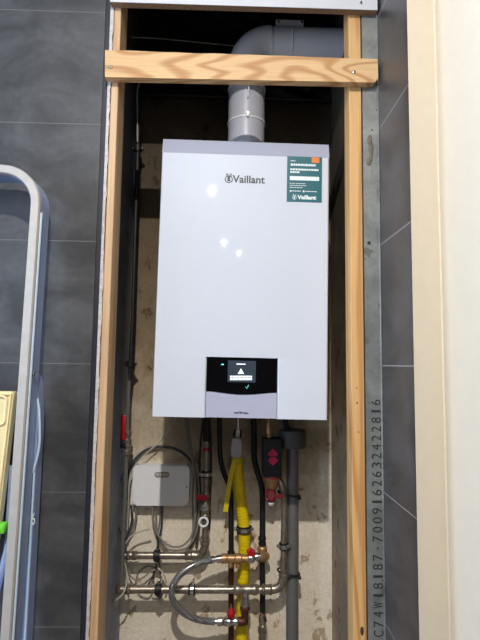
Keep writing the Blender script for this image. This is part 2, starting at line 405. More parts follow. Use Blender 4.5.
# galvanised strip between stud and tiles
gx0, gx1 = xr1+.0025, XW
t = Thing('galvanised_strip', 'grey galvanised metal strip with stamped black digits beside the right stud', 'metal strip', ((gx0+gx1)/2, YF, 0))
b = B(); box(b, (gx0, YF, 0), (gx1, YF+.0015, CZ)); box(b, (gx0, YF, 0), (gx0+.0015, YF+.04, CZ)); box(b, (gx1-.004, YF-.004, 0), (gx1, YF, CZ), .001, 1)
t.part('sheet', b, M['galv'])
txt = 'C74WI8187.7009162632422816'
za, zb2 = P(377, 637, YF).z, P(377, 401, YF).z
pitchc = (zb2-za)/(len(txt)-.5)
b = B()
for i, ch in enumerate(txt):
    zc = za + pitchc*(i+.35)
    if ch == '.': tm = textmesh(B(), '.', .02, width=.004)
    else: tm = textmesh(B(), ch, .02, width=pitchc*(.62 if ch != '1' and ch != 'I' else .25), height=.023, bold=-.0001)
    put(b, tm, Matrix.Translation(((gx0+gx1)/2+.004, YF-.0006, zc)) @ Matrix.Rotation(-math.pi/2, 4, 'Y'))
t.part('stamped_digits', b, M['ink'])
for px, py, r in ((369, 243, .004), (377, 110, .0022), (372, 130, .0022)):
    c = P(px, py, YF); b = B(); box(b, c+Vector((-r, -.0006, -r)), c+Vector((r, .001, r)), .0005, 1); t.part('punched_hole', b, M['ink'])
# filler blobs in the corner
c = P(371, 150, YF); b = B()
for k in range(9):
    q = P(371+random.uniform(-2, 2), 138+k*3.0, YF); ball(b, q, .004+random.random()*.003, (1, .3, 1.6))
solo('mortar_smear', b, M['smear'], 'brown mortar smear on the galvanised strip near the tile joint', 'mortar smear')
# black membrane on upper back wall
b = B(); z0 = P(190, 99, YB-.02).z; nx, nz = 40, 40
g = [[b.verts.new((XL+.004+(XR-XL-.008)*i/nx, YB-.022 + .012*math.sin(i*.5+j*.9)*math.sin(j*.37+i*.21) + random.uniform(-.0015, .0015), z0+(CZ-z0-.003)*j/nz)) for i in range(nx+1)] for j in range(nz+1)]
for j in range(nz):
    for i in range(nx): b.faces.new((g[j][i], g[j][i+1], g[j+1][i+1], g[j+1][i]))
r_ = bmesh.ops.extrude_face_region(b, geom=list(b.faces))
for v in [e for e in r_['geom'] if isinstance(e, bmesh.types.BMVert)]: v.co.y += .002
t = Thing('black_membrane', 'black wrinkled plastic membrane over the top of the recess back wall', 'membrane', (0, YB-.02, z0))
t.part('sheet', b, M['membrane'])
b = B(); tube(b, [(XL+.005, YB-.03, z0+.006), ((XL+XR)/2, YB-.032, z0+.003), (XR-.005, YB-.03, z0+.001)], .007, 10, 6); t.part('rolled_hem', b, M['membrane'])

# ---------------------------------------------------------------- boiler
YBo = 1.232
TH = math.radians(.6)
base = P(240, 418.3, YBo); base = Vector((base.x, YBo, base.z))
bo = Thing('wall_boiler', 'large white wall-hung gas boiler with black display in the recess', 'boiler', base, rot=(0, TH, 0), local=True)
Rinv = Matrix.Rotation(-TH, 4, 'Y')
def L(px, py, y=0):
    return (Rinv @ (P(px, py, YBo)-base)) + Vector((0, y, 0))
W2 = .2225; H = .731
b = B(); box(b, (-W2+.003, .03, .003), (W2-.003, .355, H-.002), .004); bo.part('casing', b, M['body_steel'])
# front shell with rounded vertical edges
def plate(bm, x0, z0, x1, z1, ydep, r=.006):
    o = []
    o.append((x0, ydep)); 
    for k in range(7):
        a = math.radians(180-90*k/6); o.append((x0+r+r*math.cos(a), r-r*math.sin(a)))
    for k in range(7):
        a = math.radians(90-90*k/6); o.append((x1-r+r*math.cos(a), r-r*math.sin(a)))
    o.append((x1, ydep))
    lo = [bm.verts.new((x, y, z0)) for x, y in o]; hi = [bm.verts.new((x, y, z1)) for x, y in o]
    bm.faces.new(lo); bm.faces.new(hi); m = len(o)
    for k in range(m): bm.faces.new((lo[k], lo[(k+1) % m], hi[(k+1) % m], hi[k]))
zt = L(240, 155).z
cx0, cx1 = L(206.3, 390).x, L(276.8, 390).x; ct = L(241, 357.5).z
b = B()
plate(b, -W2, ct, W2, zt, .035)
plate(b, -W2, 0, cx0-.0007, ct, .035, .006); plate(b, cx1+.0007, 0, W2, ct, .035, .006)
b2 = b
fp = bo.part('front_panel', b2, M['white_enamel'], ang=25)
b = B(); o = [(0.0008, zt), (.011, H), (.035, H), (.035, zt)]
A = [b.verts.new((-W2, y, z)) for y, z in o]; C = [b.verts.new((W2, y, z)) for y, z in o]
b.faces.new(A); b.faces.new(C)
for k in range(4): b.faces.new((A[k], A[(k+1) % 4], C[(k+1) % 4], C[k]))
bo.part('top_strip', b, M['strip_enamel'], label='slightly darker strip along the top edge')
# control panel
b = B(); ze = L(207, 391).z; zm = L(241, 394.5).z; n_ = 16
arc = [(cx1+(cx0-cx1)*k/n_, ze+(zm-ze)*(math.sin(math.pi*k/n_)**1.6)) for k in range(n_+1)]
slab(b, [(cx0, ct-.0008), (cx1, ct-.0008)] + arc, .0005, .03); cp = bo.part('control_panel', b, M['black_gloss'])
b = B(); slab(b, [(cx0, .001)] + list(reversed([(x, z-.0012) for x, z in arc])) + [(cx1, .001)], -.0005, .03)
fl = bo.part('flap', b, M['silver_flap'], label='silver flap with small grey lettering')
tm = textmesh(B(), 'ecoTEC plus', .008, width=.037, height=.006, bold=.0004); b = B(); put(b, tm, Matrix.Translation(L(241, 413, -.001))); bo.part('lettering', b, M['logo'], fl)
s0, s1 = L(227.5, 382), L(256, 361)
b = B(); slab(b, [(s0.x, s0.z), (s1.x, s0.z), (s1.x, s1.z), (s0.x, s1.z)], 0, .002); sc_ = bo.part('screen', b, M['display'], cp)
b = B()
def bar(bm, xa, xb_, y, h, yy=-.0004):
    p, q = L(xa, y), L(xb_, y); box(bm, (p.x, yy, p.z-h/2), (q.x, yy+.0006, p.z+h/2))
bar(b, 236.5, 245.5, 364, .0022)
p = L(241, 368.5); slab(b, [(p.x, p.z), (p.x-.0078, p.z-.0135), (p.x+.0078, p.z-.0135)], -.0004, .0004)
bo.part('warning_symbol', b, M['lit'], cp)
b = B()
for yy in (376.6, 379.2):
    x = 230.
    while x < 251.5:
        w_ = random.uniform(1.2, 3.2); bar(b, x, min(x+w_, 252), yy, .0042); x += w_+.35
bo.part('message_lines', b, M['lit'], cp)
b = B(); bar(b, 221.3, 223.8, 364.4, .0028); bo.part('touch_icon', b, M['cyan'], cp)
b = B(); p, q, r2 = L(245.6, 386.8, -.0002), L(246.8, 388.6, -.0002), L(248.6, 384.8, -.0002); tube(b, [p, q, r2], .0005, 6)
bo.part('check_mark', b, M['cyan'], cp)
# brand lettering and emblem
a0, a1 = L(232.5, 179), L(264.8, 179)
tm = textmesh(B(), 'Vaillant', .03, width=a1.x-a0.x, height=.0205, bold=.0006); b = B(); put(b, tm, Matrix.Translation(((a0.x+a1.x)/2, -.0005, L(248, 179.4).z))); bo.part('brand_lettering', b, M['logo'], fp)
def emblem(bm, c, s):
    ring = [c+Vector((s*.42*math.sin(a)*(1.1 if math.cos(a) < 0 else 1), 0, s*(.12-.62) + s*.45*math.cos(a)+s*.35)) for a in [math.radians(d) for d in range(35, 326, 15)]]
    tube(bm, ring, s*.05, 6)
    for sx in (-1, 1):   # ears rising through the open top
        tube(bm, [c+Vector((sx*s*.07, 0, s*.12)), c+Vector((sx*s*.26, 0, s*.30)), c+Vector((sx*s*.30, 0, s*.56)), c+Vector((sx*s*.12, 0, s*.40)), c+Vector((sx*s*.05, 0, s*.18))], s*.04, 6, 4)
    ball(bm, c+Vector((0, 0, -.02*s)), s*.15, (1, .15, 1.15)); ball(bm, c+Vector((0, 0, -.28*s)), s*.2, (1, .1, .8))
b = B(); emblem(b, L(228.8, 178, -.0004), .021); bo.part('emblem', b, M['logo'], fp)
# teal sticker
c0, c1 = L(286.6, 201.5), L(321.3, 156.8)
b = B(); c0b, c1b = L(286.6, 201.5), L(322, 157.5)
slab(b, [(c0b.x, c0b.z), (c1b.x, c0b.z), (c1b.x, c1b.z), (c0b.x, c1b.z)], -.0012, 0); st = bo.part('sticker', b, M['teal'], label='teal information sticker with white print')
def sx(u): return c0b.x+(c1b.x-c0b.x)*u
def sz(v): return c1b.z+(c0b.z-c1b.z)*v
b = B(); box(b, (sx(.70), -.0016, sz(.13)), (sx(.92), -.001, sz(.01))); bo.part('orange_tab', b, M['orange'], st)
b = B(); box(b, (sx(.08), -.0016, sz(.53)), (sx(.92), -.001, sz(.44))); bo.part('white_bar', b, M['paper'], st)
b = B()
for row in ((.10, .10, .24, .008), (.185, .10, .82, .024), (.29, .09, .90, .02), (.35, .09, .36, .02), None, (.60, .08, .52, .006), (.645, .08, .55, .006), (.69, .08, .45, .006), (.768, .15, .40, .008), (.768, .53, .85, .008)):
    if row is None:
        bo.part('heading_print', b, M['paper'], st); b = B(); continue
    v, u0_, u1_, h = row; u = u0_
    while u < u1_:
        w_ = min(random.uniform(.03, .075), u1_-u); box(b, (sx(u), -.0015, sz(v+h)), (sx(u+w_), -.001, sz(v-h))); u += w_+.014
bo.part('print_lines', b, M['paper'], st)
for u in (.11, .48):
    b = B(); box(b, (sx(u-.022), -.0015, sz(.79)), (sx(u+.022), -.001, sz(.75))); bo.part('round_icon', b, M['paper'], st)
tm = textmesh(B(), 'Vaillant', .012, width=sx(.84)-sx(.3), height=.0115, bold=.0005); b = B(); put(b, tm, Matrix.Translation(((sx(.3)+sx(.84))/2, -.0016, sz(.90)))); emblem(b, Vector((sx(.22), -.0014, sz(.895))), .012)
bo.part('sticker_lettering', b, M['paper'], st)

# ---------------------------------------------------------------- flue
YV = 1.44
vb, vt = P(247, 139, YV), P(246, 70, YV)
R = .0565
hx = P(345, 47, YV); zc_ = P(300, 47.5, YV).z
x_v = P(246.5, 110, YV).x
t = Thing('flue_pipe', 'pale grey flue pipe rising from the boiler and elbowing right', 'flue pipe', (x_v, YV, vb.z-.03))
er = .075
b = B(); cyl(b, (x_v, YV, base.z+H-.004), (x_v, YV, zc_-er), R, 40); t.part('riser', b, M['flue'])
pts = [Vector((x_v+er-er*math.cos(a), YV, zc_-er+er*math.sin(a))) for a in [math.radians(90*k/14) for k in range(15)]]
b = B(); sweep(b, pts, circ(R+.0025, 40)); t.part('elbow', b, M['flue_lit'])
b = B(); cyl(b, (x_v+er, YV, zc_), (XR-.001, YV, zc_), R, 40); t.part('horizontal_pipe', b, M['flue_lit'])
for py in (88, 122):
    z = P(246, py+3, YV).z; b = B(); lathe(b, (x_v, YV, z-.004), (x_v, YV, z+.004), [(0, R+.0005), (.2, R+.0025), (.8, R+.0025), (1, R+.0005)], 40)
    rg = t.part('collar', b, M['flue_seam'])
    b = B(); xx = x_v+.002; box(b, (xx-.003, YV-R-.007, z-.005), (xx+.003, YV-R-.001, z+.009), .001); cyl(b, (xx, YV-R-.009, z+.006), (xx, YV-R-.003, z+.006), .0045, 10)
    t.part('clip', b, M['chrome'], rg)
b = B(); tube(b, [(x_v+.002, YV-R-.004, P(246, 92, YV).z), (x_v+.004, YV-R-.005, P(246, 100, YV).z), (x_v+.001, YV-R-.003, P(246, 108, YV).z)], .0025, 8, 4); t.part('latch', b, M['flue_seam'])
xs_ = P(284, 47, YV).x; b = B()
b = B(); lathe(b, (xs_-.001+.02, YV, zc_), (xs_+.003+.02, YV, zc_), [(0, R), (.2, R+.0012), (.8, R+.0012), (1, R)], 40); t.part('seam', b, M['flue_seam'])
# wall bracket on top of the flue
a0, a1 = P(276, 25, YV-.03), P(304, 25, YV-.03)
zt_ = zc_+R
t = Thing('flue_bracket', 'small white metal bracket with screws sitting on the flue elbow', 'bracket', ((a0.x+a1.x)/2, YV-.02, zt_))
b = B(); box(b, (a0.x, YV-.022, zt_-.002), (a1.x, YV-.019, zt_+.020), .001, 1); box(b, (a0.x, YV-.022, zt_+.0), (a1.x, YV+.02, zt_+.003), .001, 1); t.part('bracket_body', b, M['white_pl'])
for xx in (a0.x+.008, a1.x-.008):
    b = B(); cyl(b, (xx, YV-.026, zt_+.011), (xx, YV-.0215, zt_+.011), .0045, 12, .001); t.part('screw', b, M['chrome'])

# ---------------------------------------------------------------- pipework
def vline(px, py0, py1, Y): a, c = P(px, py0, Y), P(px, py1, Y); return a, c
def clamp(p, r, axis, label, wall_y=YB, lugs=True, mt='rubber', big=1.0):
    p = Vector(p); a = Vector(axis)
    t = Thing('pipe_clamp', label, 'pipe clamp', p, 'rubber lined pipe clamps')
    side = Vector((0, 0, 1)) if abs(a.x) > .5 else Vector((1, 0, 0))
    b = B()
    lathe(b, p-a*.0105, p+a*.0105, [(0, r+.0005), (.06, r+.005), (.94, r+.005), (1, r+.0005)], 24); t.part('rubber_lining', b, M['rubber'])
    b = B(); lathe(b, p-a*.0065, p+a*.0065, [(0, r+.0045), (.1, r+.0065), (.9, r+.0065), (1, r+.0045)], 24)
    for s in (-1, 1): box(b, p+side*s*(r+.0075)-Vector((.0045, .003, .0045)), p+side*s*(r+.0075)+Vector((.0045, .003, .0045)), .001, 1)
    t.part('steel_band', b, M['rubber'] if mt == 'black' else M['chrome'])
    for s in (-1, 1):
        q = p+side*s*(r+.0085); b = B(); cyl(b, q+Vector((0, -.007, 0)), q+Vector((0, -.003, 0)), .0032, 10, .0006); t.part('screw', b, M['chrome'])
    b = B(); cyl(b, p+Vector((0, r+.005, 0)), (p.x, wall_y, p.z), .004, 10); t.part('threaded_rod', b, M['chrome'])
    return t
X_, Z_ = Vector((1, 0, 0)), Vector((0, 0, 1))

# left dark riser with red lever ---------------------------------------------------
YA = 1.53
t = Thing('dark_riser_pipe', 'thin dark riser pipe along the left side of the recess with red lever', 'pipe', P(121, 590, YA))
b = B(); tube(b, [P(141, 20, YA), P(139, 90, YA), P(137.8, 150, YA), P(135, 240, YA), P(132.5, 320, YA), P(130.5, 364, YA), P(129.5, 380, YA)], .0066, 14, 5); t.part('insulation', b, M['black_foam'])
b = B(); tube(b, [P(130.4, 365, YA), P(128.8, 385, YA), P(127.3, 430, YA)], .0058, 14, 6); t.part('upper_pipe', b, M['grey_pvc'])
b = B(); p0, p1 = P(127.7, 430, YA), P(126.3, 455, YA)
lathe(b, p0, p1, [(0, .009), (.05, .0125), (.2, .0125), (.25, .010), (.33, .010), (.4, .0145), (.62, .0145), (.68, .010), (.78, .010), (.82, .0125), (.97, .0125), (1, .009)], 16); vb_ = t.part('valve_body', b, M['steel'])
b = B(); q0, q1 = P(123.8, 415, YA-.012), P(122.6, 440, YA-.012)
box(b, (-.0085, -.004, -.5*(q0-q1).length), (.0085, .004, .5*(q0-q1).length), .003, 2)
bmesh.ops.translate(b, verts=b.verts, vec=(q0+q1)/2); t.part('lever', b, M['red'], vb_)
b = B(); c = P(123, 445, YA-.01); cyl(b, c, c+Vector((.012, .01, 0)), .007, 12); box(b, c+Vector((-.010, -.004, -.010)), c+Vector((.010, .006, .012)), .002); t.part('valve_stem', b, M['rubber'], vb_)
b = B(); tube(b, [P(126.3, 455, YA), P(125, 500, YA), P(123, 540, YA), P(121.3, 586, YA)], .0062, 14, 4); t.part('lower_pipe', b, M['grey_pvc'])
clamp(P(137.8, 149, YA), .0075, Z_, 'black clamp near the top of the dark riser left of the boiler', mt='black')
clamp(P(130.5, 364, YA), .0075, Z_, 'black clamp halfway up the dark riser left of the boiler', mt='black')

# upper horizontal run H1 and its riser --------------------------------------------
Y1 = 1.545; r1 = .0105
t = Thing('steel_return_pipe', 'steel pipe dropping behind the red lever valve and turning left', 'pipe', P(206, 560, Y1))
b = B(); tube(b, [P(207, 418, Y1), P(206.3, 441, Y1)], .012, 14); t.part('insulation', b, M['black_foam'])
pa = [P(206.3, 440, Y1), P(205.8, 495, Y1)]
b = B(); tube(b, pa, .0095, 16); t.part('riser', b, M['steel'])
b = B(); cyl(b, P(206.1, 447, Y1), P(206, 450.5, Y1), .0105, 16); t.part('red_band', b, M['red'])
b = B(); lathe(b, P(205.8, 492, Y1), P(205, 519, Y1), [(0, .010), (.08, .013), (.2, .013), (.25, .0105), (.32, .0125), (.42, .0165), (.62, .0165), (.72, .0125), (.8, .0105), (.84, .013), (1, .013)], 18); vv = t.part('valve_body', b, M['steel'])
b = B(); c = P(205, 508, Y1-.016); cyl(b, c+Vector((0, .014, 0)), c, .011, 16, .001); cyl(b, c, c+Vector((0, -.006, 0)), .006, 12, .001); t.part('valve_stem', b, M['chrome'], vv)
b = B(); a, c = P(196, 497.5, Y1-.022), P(207.5, 497.5, Y1-.022); box(b, (a.x, a.y-.004, a.z-.0085), (c.x, a.y+.004, a.z+.0085), .003); t.part('lever', b, M['red'], vv)
b = B(); c = P(203.5, 522, Y1-.022); tube(b, [c+Vector((.013*math.cos(k), 0, .013*math.sin(k))) for k in [math.radians(20*j) for j in range(18)]], .0035, 8, closed=True); t.part('white_ring', b, M['white_pl'], vv)
b = B(); cz = [P(205.2, 519, Y1), P(205, 541, Y1)]
tube(b, cz, .0098, 16); t.part('lower_riser', b, M['steel'])
z1 = P(160, 555.5, Y1).z
e0 = P(205, 541, Y1); ee = [Vector((e0.x, Y1, z1+.036)), Vector((e0.x-.001, Y1, z1+.024)), Vector((e0.x-.008, Y1, z1+.009)), Vector((e0.x-.020, Y1, z1+.001)), Vector((e0.x-.034, Y1, z1))]
b = B(); tube(b, ee, .0125, 16, 5); lathe(b, ee[0]+Z_*.006, ee[0]-Z_*.004, [(0, .0125), (.2, .0148), (.8, .0148), (1, .0125)]); lathe(b, ee[-1]+X_*.004, ee[-1]-X_*.006, [(0, .0125), (.2, .0148), (.8, .0148), (1, .0125)]); t.part('elbow', b, M['steel'])
xq = P(124, 555, Y1).x
b = B(); cyl(b, (e0.x-.03, Y1, z1), (xq, Y1, z1), .0108, 18); t.part('horizontal_pipe', b, M['steel'])
for px in (190, 132):
    x = P(px, 555, Y1).x; b = B(); lathe(b, (x-.016, Y1, z1), (x+.016, Y1, z1), [(0, .011), (.04, .0125), (.2, .0145), (.3, .0125), (.7, .0125), (.8, .0145), (.96, .0125), (1, .011)], 18); t.part('press_fitting', b, M['steel'])
clamp(P(206, 474, Y1), .0105, Z_, 'clamp on the steel riser right of the white box', big=1.2)
clamp((P(157, 555, Y1).x, Y1, z1), .0115, X_, 'clamp under the white box on the upper horizontal steel pipe', mt='black')

# lower horizontal run H2 -------------------------------------------------------------
Y2 = 1.525
z2 = P(200, 589.5, Y2).z; r2_ = .0115
t = Thing('steel_supply_pipe', 'long lower horizontal steel pipe turning up beside the grey waste pipe', 'pipe', (P(200, 590, Y2).x, Y2, z2))
xr_ = P(283.5, 560, Y2).x; xl_ = XL+.002
b = B(); cyl(b, (xl_, Y2, z2), (xr_-.03, Y2, z2), r2_, 20); t.part('horizontal_pipe', b, M['steel'])
ee = [Vector((xr_-.040, Y2, z2)), Vector((xr_-.026, Y2, z2+.002)), Vector((xr_-.009, Y2, z2+.011)), Vector((xr_-.001, Y2, z2+.028)), Vector((xr_, Y2, z2+.042))]
b = B(); tube(b, ee, .0128, 18, 5); lathe(b, ee[0]-X_*.006, ee[0]+X_*.004, [(0, .0125), (.2, .0152), (.8, .0152), (1, .0125)]); lathe(b, ee[-1]+Z_*.006, ee[-1]-Z_*.004, [(0, .0125), (.2, .0152), (.8, .0152), (1, .0125)]); t.part('elbow', b, M['steel'])
b = B(); tube(b, [Vector((xr_, Y2, z2+.04)), P(283.8, 545, Y2), P(284.2, 505, Y2), P(282, 487, Y2), P(277.5, 478, Y2+.01), P(274, 474, Y2+.03)], .0098, 16, 5); t.part('riser', b, M['steel'])
def fit(th, x, z, y, half, r, m='steel'):
    b = B(); lathe(b, (x-half, y, z), (x+half, y, z), [(0, r-.002), (.05, r+.001), (.18, r+.003), (.28, r), (.72, r), (.82, r+.003), (.95, r+.001), (1, r-.002)], 20); return th.part('press_fitting', b, M[m])
fit(t, P(246, 590, Y2).x, z2, Y2, .038, .0135)
fit(t, P(124, 590, Y2).x, z2, Y2, .020, .0135)
fit(t, P(267, 590, Y2).x, z2, Y2, .016, .0135)
b = B(); tx = P(245, 600, Y2).x; zz = P(245, 606, Y2).z
lathe(b, (tx, Y2, z2-.008), (tx, Y2, zz), [(0, .012), (.6, .012), (.7, .0145), (.95, .0145), (1, .012)], 18); t.part('tee_branch', b, M['chrome'])
b = B(); z3 = P(243, 621, Y2).z; hexnut(b, (tx, Y2, zz), (tx, Y2, zz-.012), .015); cyl(b, (tx, Y2, zz-.012), (tx, Y2, z3-.008), .0105, 16); t.part('brass_stub', b, M['copper_dark'])
clamp((P(109.5, 590, Y2).x, Y2, z2), r2_, X_, 'black clamp at the left end of the lower steel pipe beside the stud', mt='black')
clamp((P(192, 589, Y2).x, Y2, z2), r2_, X_, 'clamp on the lower horizontal steel pipe behind the braided hose', mt='rubber')
clamp((P(158.5, 588, Y2).x, Y2, z2), r2_, X_, 'thin black clamp left of the braided hose on the lower steel pipe', mt='black')
clamp(P(283.8, 546, Y2), .0098, Z_, 'clamp on the steel riser tucked left of the grey waste pipe')

# black insulated pipes C and D ---------------------------------------------------------
YC = 1.565
t = Thing('black_insulated_pipe', 'black insulated pipe left of the yellow gas pipe, kinked under the boiler', 'pipe', (P(231, 560, YC).x, YC, 0), 'black insulated pipes')
b = B(); tube(b, [P(219.5, 416, YC), P(219.7, 440, YC), P(220.5, 458, YC), P(224, 473, YC), P(229, 485, YC), P(231, 500, YC), P(231, 530, YC), P(231, 554, YC)], .0080, 16, 5); t.part('insulation', b, M['black_foam'])
b = B(); tube(b, [P(231, 554, YC), P(231, 600, YC), P(231, 650, YC), Vector((P(231, 650, YC).x, YC, 0.0))], .0088, 14, 0); t.part('bare_pipe', b, M['copper_dark'])
b = B(); cyl(b, P(231, 551, YC), P(231, 555, YC), .0115, 16, .001); t.part('cuff', b, M['rubber'])
t = Thing('black_insulated_pipe', 'black insulated pipe right of the yellow gas pipe ending in brass elbow', 'pipe', (P(262, 560, YC).x, YC, 0), 'black insulated pipes')
b = B(); tube(b, [P(253.8, 416, YC), P(254, 445, YC), P(254.5, 460, YC), P(257.5, 472, YC), P(261.5, 486, YC), P(262.5, 500, YC), P(262.3, 540, YC), P(262.2, 546, YC)], .0090, 16, 5); t.part('insulation', b, M['black_foam'])
b = B(); tube(b, [P(262.2, 560, YC), P(262.5, 590, YC), P(262.5, 617, YC)], .0086, 14, 0); t.part('lower_insulation', b, M['black_foam'])
b = B(); cyl(b, P(262.2, 536.5, YC), P(262.2, 540, YC), .0122, 16, .001); cyl(b, P(262.2, 541.5, YC), P(262.2, 545, YC), .0122, 16, .001); t.part('cuff', b, M['rubber'])
b = B(); c = P(263, 554, YC-.012); lathe(b, P(262.3, 546, YC-.006), P(262.6, 561, YC-.006), [(0, .012), (.1, .0155), (.8, .0155), (.9, .0135), (1, .012)], 18)
lathe(b, P(268, 556, YC-.012), P(257, 557, YC-.03), [(0, .010), (.2, .0135), (.8, .0125), (1, .011)], 18); t.part('brass_elbow', b, M['brass'])
b = B(); lathe(b, P(262.5, 614, YC-.01), P(262.5, 640, YC-.01), [(0, .009), (.1, .0125), (.3, .0125), (.34, .0095), (.45, .0095), (.5, .014), (.7, .014), (.78, .0105), (1, .0105)], 18)
ball(b, P(262.8, 627, YC-.025), .008, (1, 1, 1)); t.part('end_valve', b, M['steel'])
b = B(); tube(b, [P(260.5, 613, YC-.014), P(264, 617, YC-.022), P(266, 621, YC-.022)], .0035, 8, 4); t.part('lever', b, M['copper_dark'])
b = B(); pz = P(262.5, 639, YC-.01); cyl(b, pz, (pz.x, pz.y, 0), .0098, 14); t.part('bare_pipe', b, M['steel'])

# yellow gas pipe -------------------------------------------------------------------------
YG = 1.56
t = Thing('yellow_gas_pipe', 'bright yellow corrugated gas pipe hanging below the boiler', 'gas pipe', (P(241, 640, YG).x, YG, 0))
core = smooth([P(237, 459, YG-.006), P(237.8, 475, YG-.006), P(240.5, 500, YG-.003), P(243.5, 522, YG), P(244.2, 540, YG), P(243.6, 565, YG), P(242.3, 600, YG), P(241.5, 640, YG), P(241.3, 665, YG)], 14)
fine = []; rad = []
acc = 0
for i in range(len(core)-1):
    for k in range(2):
        fine.append(core[i].lerp(core[i+1], k/2))
fine.append(core[-1])
for i in range(len(fine)): rad.append(1+.035*math.sin(i*math.pi/2.0*1.0) if i % 1 == 0 else 1)
b = B(); sweep(b, fine, circ(.0178, 24), rad=rad); t.part('corrugated_sleeve', b, M['yellow'], ang=60)
b = B(); e = fine[-1]; cyl(b, e+Z_*.003, (e.x, e.y, 0), .0170, 20); t.part('lower_sleeve', b, M['yellow'])
b = B(); lathe(b, P(237, 456, YG-.006), P(237.2, 464, YG-.006), [(0, .015), (.15, .0195), (.9, .0198), (1, .018)], 24); t.part('collar', b, M['yellow_tape'], label='dull yellow tape wrap at the top')
# white isolating valve
b = B(); top = P(236.5, 437, YG-.012); bot = P(236.6, 457.5, YG-.012)
outl = [(-.0125, 0), (-.0150, -.012), (-.0135, -.030), (-.0155, -.045), (-.0175, -.058), (-.008, -.066), (.008, -.066), (.0155, -.058), (.0145, -.045), (.013, -.030), (.0155, -.012), (.0125, 0)]
k_ = (top.z-bot.z)/.066
slab(b, [(top.x+x*1.05, top.z+z*k_) for x, z in outl], YG-.032, YG-.004); bmesh.ops.bevel(b, geom=[e for e in b.edges], offset=.003, segments=2, affect='EDGES'); vv = t.part('valve_handle', b, M['flue'], label='pale grey plastic valve handle')
b = B(); q = P(237.5, 432, YG-.010); lathe(b, P(238, 418, YG-.01), P(238, 431, YG-.01), [(0, .0065), (1, .0065)]); hexnut(b, P(238, 429.5, YG-.01), P(237.6, 437.5, YG-.01), .0125); t.part('union_nut', b, M['chrome'])
b = B(); cyl(b, P(237.3, 433, YG), P(237.1, 458, YG), .0135, 16); t.part('valve_core', b, M['rubber'])
# tape tail
b = B(); tp = [P(236.5, 459, YG-.034), P(234, 466, YG-.037), P(230.5, 482, YG-.036), P(228, 498, YG-.034), P(226.2, 512, YG-.032)]
sweep(b, smooth(tp, 5), [(-.0006, -.0052), (.0006, -.0052), (.0006, .0095), (-.0006, .0095)], ref=(0, -1, 0)); t.part('tape_tail', b, M['yellow_tape'])
clamp(P(244, 529, YG), .0182, Z_, 'large clamp around the yellow gas pipe', mt='rubber')
# threaded steel under gas: dark recess pipe behind
# ---------------------------------------------------------------- filling loop: valves and braided hose
YH = 1.515
t = Thing('filling_loop', 'filling loop of looped braided hose with brass valves crossing the pipes', 'filling loop', P(215, 600, YH))
b = B(); tube(b, [P(213, 560, YH), P(203, 561.5, YH-.012), P(192, 566, YH-.025), P(181, 574, YH-.035), P(173.5, 584, YH-.04), P(171.5, 594, YH-.04), P(175, 604, YH-.038), P(183, 612.5, YH-.032), P(195, 618.5, YH-.02), P(206, 621, YH-.008), P(214, 621.3, YH)], .0095, 16, 8); t.part('braided_hose', b, M['braid'])
zu = P(230, 558.5, YH).z; zl = P(225, 621.5, YH).z
def xf(px, py=560): return P(px, py, YH).x
b = B(); lathe(b, (xf(211), YH, P(211, 560, YH).z), (xf(222), YH, zu), [(0, .0105), (.3, .0105), (.32, .0085), (.5, .0085), (.52, .012), (1, .012)], 18); t.part('hose_end', b, M['chrome'])
b = B(); lathe(b, (xf(221), YH, zu), (xf(248), YH, zu), [(0, .010), (.04, .0135), (.2, .0145), (.24, .012), (.5, .012), (.54, .0145), (.74, .0145), (.78, .011), (1, .011)], 18)
for px in (230.5, 237.8):
    q = P(px, 560, YH); lathe(b, (q.x, YH-.003, zu-.005), (q.x, YH-.003, P(px, 567, YH).z), [(0, .0065), (.6, .0065), (.65, .008), (1, .0075)], 12)
t.part('check_valve_body', b, M['brass'])
b = B(); lathe(b, (xf(247), YH, zu), (xf(260), YH+.01, zu+.003), [(0, .011), (.1, .0135), (.3, .0135), (.4, .0105), (.6, .0105), (.7, .0125), (1, .0125)], 18); ball(b, (xf(251.5), YH, zu), .0135); bv = t.part('ball_valve', b, M['chrome'])
b = B(); q = P(251, 556, YH-.006); box(b, q+Vector((-.010, -.005, 0)), q+Vector((.010, .005, .008)), .002)
for s, hgt in ((-1, .018), (0, .026), (1, .012)): ball(b, q+Vector((s*.007, 0, .006+hgt*.4)), .0062, (1, 1, 1.3))
t.part('red_handle', b, M['red'], bv)
b = B(); lathe(b, (xf(211, 621), YH, zl), (xf(238, 621), YH, zl), [(0, .010), (.12, .0115), (.14, .0085), (.22, .0085), (.24, .0125), (.4, .0125), (.44, .010), (.52, .0135), (.7, .0135), (.76, .010), (.86, .012), (1, .011)], 18)
t.part('lower_valve', b, M['chrome'])
b = B(); lathe(b, (xf(237, 621), YH, zl), (xf(246, 621), YH, zl), [(0, .010), (.2, .0125), (.8, .0125), (1, .010)], 18); cyl(b, (tx, YH, zl), (tx, Y2+.005, zl+.01), .011, 14); t.part('end_elbow', b, M['copper_dark'])
b = B(); q = P(231, 616.5, YH-.004); lathe(b, q, q+Vector((0, -.004, .024)), [(0, .010), (.15, .0125), (.6, .0125), (.8, .009), (1, .006)], 10); t.part('red_knob', b, M['red'])
b = B(); cyl(b, q+Vector((0, -.004, .02)), q+Vector((.001, -.004, .038)), .0018, 8); t.part('spindle', b, M['chrome'])

